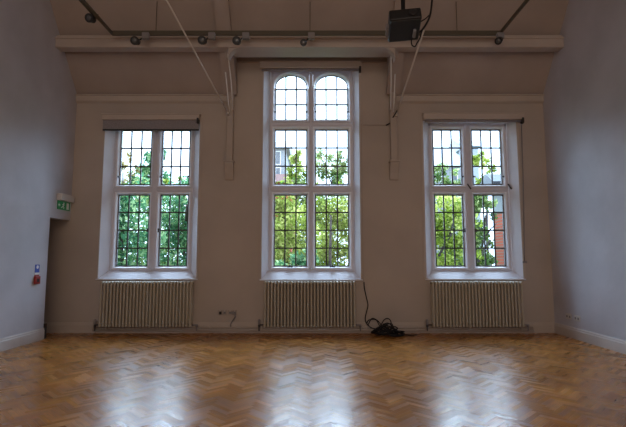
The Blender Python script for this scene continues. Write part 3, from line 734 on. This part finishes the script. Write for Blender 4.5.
# ------------------------------------------------------------------ outside: ground, trees, houses
GZ = -2.6
mb = MB(); mb.box(-60, 60, D+.56, 130, GZ-.1, GZ); struct('ground', mb, M['grass'])
def tree(blobs, trunk, m, nleaf, size, name, label, group, seed, branches=()):
    rn = random.Random(seed)
    base = Vector((trunk[0].x, trunk[0].y, GZ)); t = thing(name, base, label, 'tree' if 'tree' in name else 'shrub', group)
    k = MB(); k.tube([base, (base+trunk[0])/2+Vector((.05,0,0)), trunk[0], trunk[1]], .10, 8, .03)
    for (a, b, r) in branches: k.tube([a, (a+b)/2+Vector((0,0,.05)), b], r, 6, r*.5)
    k.build('trunk', M['bark'], t)
    tot = sum(b[1]**2 for b in blobs); V = []; Fc = []; col = []
    for c, r, sx in blobs:
        n = int(1.7*nleaf*r*r/tot)
        cl = lambda q: max(-.95, min(.95, q)); sub = [(Vector((cl(rn.gauss(0,.5))*sx, cl(rn.gauss(0,.35))*.8, cl(rn.gauss(0,.5))))*r+c, rn.random()) for _ in range(max(6, n//45))]
        for i in range(n):
            s0, sc = rn.choice(sub); p_ = s0+Vector((cl(rn.gauss(0,.5)), cl(rn.gauss(0,.5)), cl(rn.gauss(0,.5))))*r*.32
            u = Vector((rn.gauss(0,1), rn.gauss(0,1), rn.gauss(0,1))).normalized(); v = u.orthogonal().normalized(); v = (Matrix.Rotation(rn.uniform(0,6.28),3,u) @ v)
            w_ = u.cross(v); s_ = size*rn.uniform(.6,1.3); n0 = len(V)
            V += [p_-v*s_, p_+w_*s_*.5, p_+v*s_, p_-w_*s_*.5]; Fc.append((n0,n0+1,n0+2,n0+3)); col.append(min(1,max(0,.45*sc+.55*rn.random()+rn.gauss(0,.06))))
    me = bpy.data.meshes.new('foliage'); me.from_pydata([x-base for x in V], [], Fc); me.update(); me.materials.append(m)
    at = me.attributes.new('leafc', 'FLOAT', 'FACE'); at.data.foreach_set('value', col)
    o = bpy.data.objects.new('foliage', me); C.objects.link(o); o.parent = t
    return t
def B(px, py, Y, r, sx=1.0): return (P(px, py, Y), r, sx)
G = 'trees and shrubs outside the windows'
# seen through the left window
tree([B(120,205,13.2,.9),B(122,240,13.2,1.0),B(112,268,13.2,1.0)], (P(122,262,13.2),P(121,215,13.2)), M['leaf_teal'], 2600, .085, 'garden_tree', 'blue-green tree outside the left casements of the left window', G, 1)
tree([B(150,212,17.6,1.2),B(148,245,17.6,1.3),B(160,270,17.6,1.2)], (P(150,262,17.6),P(150,225,17.6)), M['leaf_mid'], 2600, .08, 'garden_tree', 'mid green tree behind the mullion of the left window', G, 2)
tree([B(180,210,15.2,.95),B(184,240,15.2,.95),B(182,268,15.2,.95)], (P(184,262,15.2),P(186,212,15.2)), M['leaf_teal'], 2600, .085, 'garden_tree', 'blue-green tree outside the right casements of the left window', G, 3, [(P(186,225,15.2),P(187,205,13.3),.06)])
tree([B(152,166,21,.62,.7),B(140,178,21,.62),B(160,158,21,.45,.5),B(158,180,21,.5),B(150,195,21,.9)], (P(152,230,21),P(153,165,21)), M['leaf_teal'], 2200, .09, 'garden_tree', 'taller blue-green tree rising against the sky in the left window', G, 4)
tree([B(122,178,20,.6),B(122,162,20,.4)], (P(122,240,20),P(123,172,20)), M['leaf_tan'], 420, .07, 'garden_tree', 'sparse tan tree at the left edge of the left window', G, 5)
tree([B(175,187,19,.35,2.2),B(190,184,19,.3,1.5)], (P(178,240,19),P(178,190,19)), M['leaf_yellow'], 500, .07, 'garden_shrub', 'low yellow-green shrub top at the right of the left window', G, 6)
# centre
tree([B(282,212,13.5,.85),B(288,240,13.5,.85),B(282,264,13.5,.85)], (P(285,262,14),P(286,215,14)), M['leaf_yellow'], 2700, .075, 'garden_tree', 'bright yellow-green tree outside the lower left light of the centre window', G, 7)
tree([B(332,212,15.6,.85),B(338,240,15.6,.85),B(332,265,15.6,.85)], (P(330,262,14.5),P(331,215,14.5)), M['leaf_yellow'], 2700, .075, 'garden_tree', 'bright yellow-green tree outside the lower right light of the centre window', G, 8)
tree([B(308,225,18.8,1.2),B(304,255,18.8,1.2),B(303,200,18.8,.9)], (P(306,262,16),P(307,225,16)), M['leaf_mid'], 2300, .085, 'garden_tree', 'mid green tree behind the mullion of the centre window', G, 9)
tree([B(322,163,22.5,.8),B(340,170,22.5,.75),B(334,185,22.5,.9),B(346,158,22.5,.5)], (P(332,240,22.5),P(332,170,22.5)), M['leaf_mid'], 1700, .085, 'garden_tree', 'loose green tree against the sky in the right half of the centre window', G, 10, [(P(332,185,22.5),P(322,160,22.5),.04)])
tree([B(298,176,19,.55),B(296,160,19,.4,.7)], (P(298,240,19),P(298,170,19)), M['leaf_yellow'], 620, .08, 'garden_tree', 'small yellow-green tree beside the pale house in the centre window', G, 11)
tree([B(288,272,11.5,.5,1.6),B(300,272,11.5,.5)], (P(288,290,12),P(288,270,12)), M['leaf_teal'], 900, .07, 'garden_shrub', 'dark green shrub at the bottom left of the centre window', G, 12)
# right
tree([B(440,215,13.5,.85),B(446,240,13.5,.85),B(440,265,13.5,.85)], (P(440,270,14),P(452,230,14)), M['leaf_yellow'], 2300, .075, 'garden_tree', 'yellow-green tree outside the left casements of the right window', G, 13, [(P(438,258,13.3),P(453,232,13.2),.05),(P(448,240,13.2),P(460,205,13.6),.03)])
tree([B(460,212,18,.7),B(461,245,18,.7),B(458,265,18,.7)], (P(468,262,15),P(466,215,15)), M['leaf_mid'], 2200, .08, 'garden_tree', 'mid green tree behind the mullion of the right window', G, 14)
tree([B(478,205,15.3,.42),B(478,232,15.3,.42),B(482,262,15.3,.5)], (P(480,266,15.3),P(486,215,15.3)), M['leaf_mid'], 2100, .075, 'garden_tree', 'slim green tree left of the brick building in the right window', G, 15, [(P(478,262,15.0),P(490,240,15.0),.05),(P(486,236,15.2),P(496,224,15.1),.035)])
tree([B(440,178,18,.5,1.2),B(455,182,18,.4,1.3),B(435,170,18,.35)], (P(447,240,18),P(446,185,18)), M['leaf_mid'], 520, .08, 'garden_tree', 'thin leafy branches below the slate roof in the right window', G, 16)
tree([B(486,168,19,.5,.9),B(490,180,19,.45),B(480,160,19,.3)], (P(487,240,19),P(487,175,19)), M['leaf_yellow'], 620, .08, 'garden_tree', 'thin bright tree against the sky in the right half of the right window', G, 17)

# houses
def house(px0, px1, pyt, pye, Y, roofm, wallm, label, dep=6, chim=(), windows=(), ridge_dir='x'):
    a, b = P(px0, pye, Y), P(px1, pye, Y); zr = P(px0, pyt, Y+dep/2).z; ze = a.z
    t = thing('house', ((a.x+b.x)/2, Y, GZ), label, 'house')
    w_ = MB().box(a.x, b.x, Y, Y+dep, GZ, ze).build('wall', wallm, t)
    r = MB(); o_ = .25
    r.prism([(a.x-o_,Y-o_,ze-.05),(a.x-o_,Y+dep/2,zr),(a.x-o_,Y+dep+o_,ze-.05)], (b.x-a.x+2*o_,0,0)); rf = r.build('roof', roofm, t)
    for c_ in chim:
        cc = P(c_, pyt, Y+dep/2); m = MB().box(cc.x-.35, cc.x+.35, cc.y-.3, cc.y+.3, zr-.6, zr+.45).box(cc.x-.42, cc.x+.42, cc.y-.37, cc.y+.37, zr+.45, zr+.55)
        ch = m.build('chimney', M['brick'], t); m = MB()
        for dx in (-.2, .2): m.lathe((cc.x+dx, cc.y, zr+.53), (0,0,1), [(0,.12),(.3,.09)], 10)
        m.build('chimney_pots', M['redtile'], ch)
    for (wx, wy, ww, wh) in windows:
        q0, q1 = P(wx, wy, Y-.02), P(wx+ww, wy+wh, Y-.02)
        f_ = MB().box(q0.x-.06, q1.x+.06, Y-.04, Y+.02, q1.z-.06, q0.z+.06).build('window_frame', M['signwhite'], t)
        MB().box(q0.x, q1.x, Y-.05, Y, q1.z, q0.z).build('pane', M['slate'], f_)
    return t
house(425, 463, 147.5, 166, 26, M['paleroof'], M['render'], 'house with grey slate roof and brick chimneys in the right window', chim=(), windows=((436,172,5,9),(452,172,5,9)))
house(466, 478, 139, 146, 38, M['paleroof'], M['paleroof'], 'distant pale house behind the bright tree in the right window', windows=())
house(262, 286, 142, 149, 30, M['render'], M['render'], 'tall pale house at the left of the centre window', windows=((276,152,4,12),(276,168,4,9)))
house(258, 292, 174, 181.5, 22, M['redtile'], M['brick'], 'low red tiled house in front of the tall pale house in the centre window')
# neighbouring wing at the right edge of the right window
YA = 16.5
x0 = P(504,235,YA).x; x1 = x0+5; ye = YA*(504-313)/(494.5-313)
t = thing('outbuilding', (x0+1, YA, GZ), 'neighbouring brick building with dark eaves at the right edge of the right window', 'building')
MB().box(x0, x1, YA+.03, ye, GZ, P(500,212,YA).z).build('brick_wall', M['brick'], t)
MB().box(x0-.02, x1, YA, ye+.02, P(500,212,YA).z, P(500,184,YA).z).build('rendered_wall', M['render'], t)
MB().box(x0+.12, x1, YA-.02, YA+.04, GZ, P(500,212,YA).z).build('white_panel', M['render'], t)
m = MB(); zz = P(500,184,YA).z; m.prism([(x0-.45,YA-.4,zz-.1),(x0-.45,YA-.4,zz),(x0-.45,YA+.4,zz+.45),(x0-.45,ye+.4,zz),(x0-.45,ye+.4,zz-.1)], (x1-x0+.6,0,0)); m.build('roof', M['slate'], t)
MB().box(x0-.5, x1, YA-.5, YA-.4, zz-.16, zz+.02).build('gutter', M['dark_fascia'], t)
MB().tube([(x0-.35,YA-.42,zz-.1),(x0+.05,YA-.1,zz-.65),(x0+.05,YA-.1,GZ)], .045, 8).build('drainpipe', M['dark_fascia'], t)

# ------------------------------------------------------------------ light
wd = bpy.data.worlds.new('overcast_sky'); bpy.context.scene.world = wd; wd.use_nodes = True
bg = wd.node_tree.nodes['Background']; bg.inputs['Color'].default_value = (.60,.77,1.0,1); bg.inputs['Strength'].default_value = 3.6
sl = bpy.data.lights.new('sky_fill', 'SUN'); sl.energy = 15.0; sl.angle = math.radians(75); sl.color = (.58,.76,1.0)  # added wide blue sun, boosts the sky light on reveals, sills and floor
so = bpy.data.objects.new('sky_fill', sl); C.objects.link(so); so.location = (0, 20, 15)
so.rotation_euler = Vector((0, -math.cos(math.radians(33)), -math.sin(math.radians(33)))).to_track_quat('-Z', 'Y').to_euler()
def area(name, loc, rot, sx, sy, e, col):
    l = bpy.data.lights.new(name, 'AREA'); l.shape = 'RECTANGLE'; l.size = sx; l.size_y = sy; l.energy = e; l.color = col
    o = bpy.data.objects.new(name, l); C.objects.link(o); o.location = loc; o.rotation_euler = rot; return o
area('hall_fill', (0, -1.8, 6.0), (math.radians(48),0,0), 5, 2.5, 80, (1,.82,.68))  # unseen warm fill, added overhead to brighten the window wall
area('rear_fill', (0, -5.8, 3.0), (math.radians(92),0,0), 8, 3.6, 110, (1,.82,.68))  # unseen low warm fill, added to brighten the wall and slope below the purlin

# ------------------------------------------------------------------ camera
cd = bpy.data.cameras.new('camera'); cam = bpy.data.objects.new('camera', cd); C.objects.link(cam)
cam.location = (0, 0, H); cam.rotation_euler = (math.pi/2+TH, 0, 0)
cd.sensor_width = 36; cd.lens = F/626*36; cd.clip_end = 300
bpy.context.scene.camera = cam
vs = bpy.context.scene.view_settings
vs.view_transform = 'Standard'; vs.look = 'None'; vs.exposure = .22; vs.gamma = 1
cy_ = bpy.context.scene.cycles
cy_.max_bounces = 10; cy_.diffuse_bounces = 6; cy_.transparent_max_bounces = 12; cy_.sample_clamp_indirect = 6
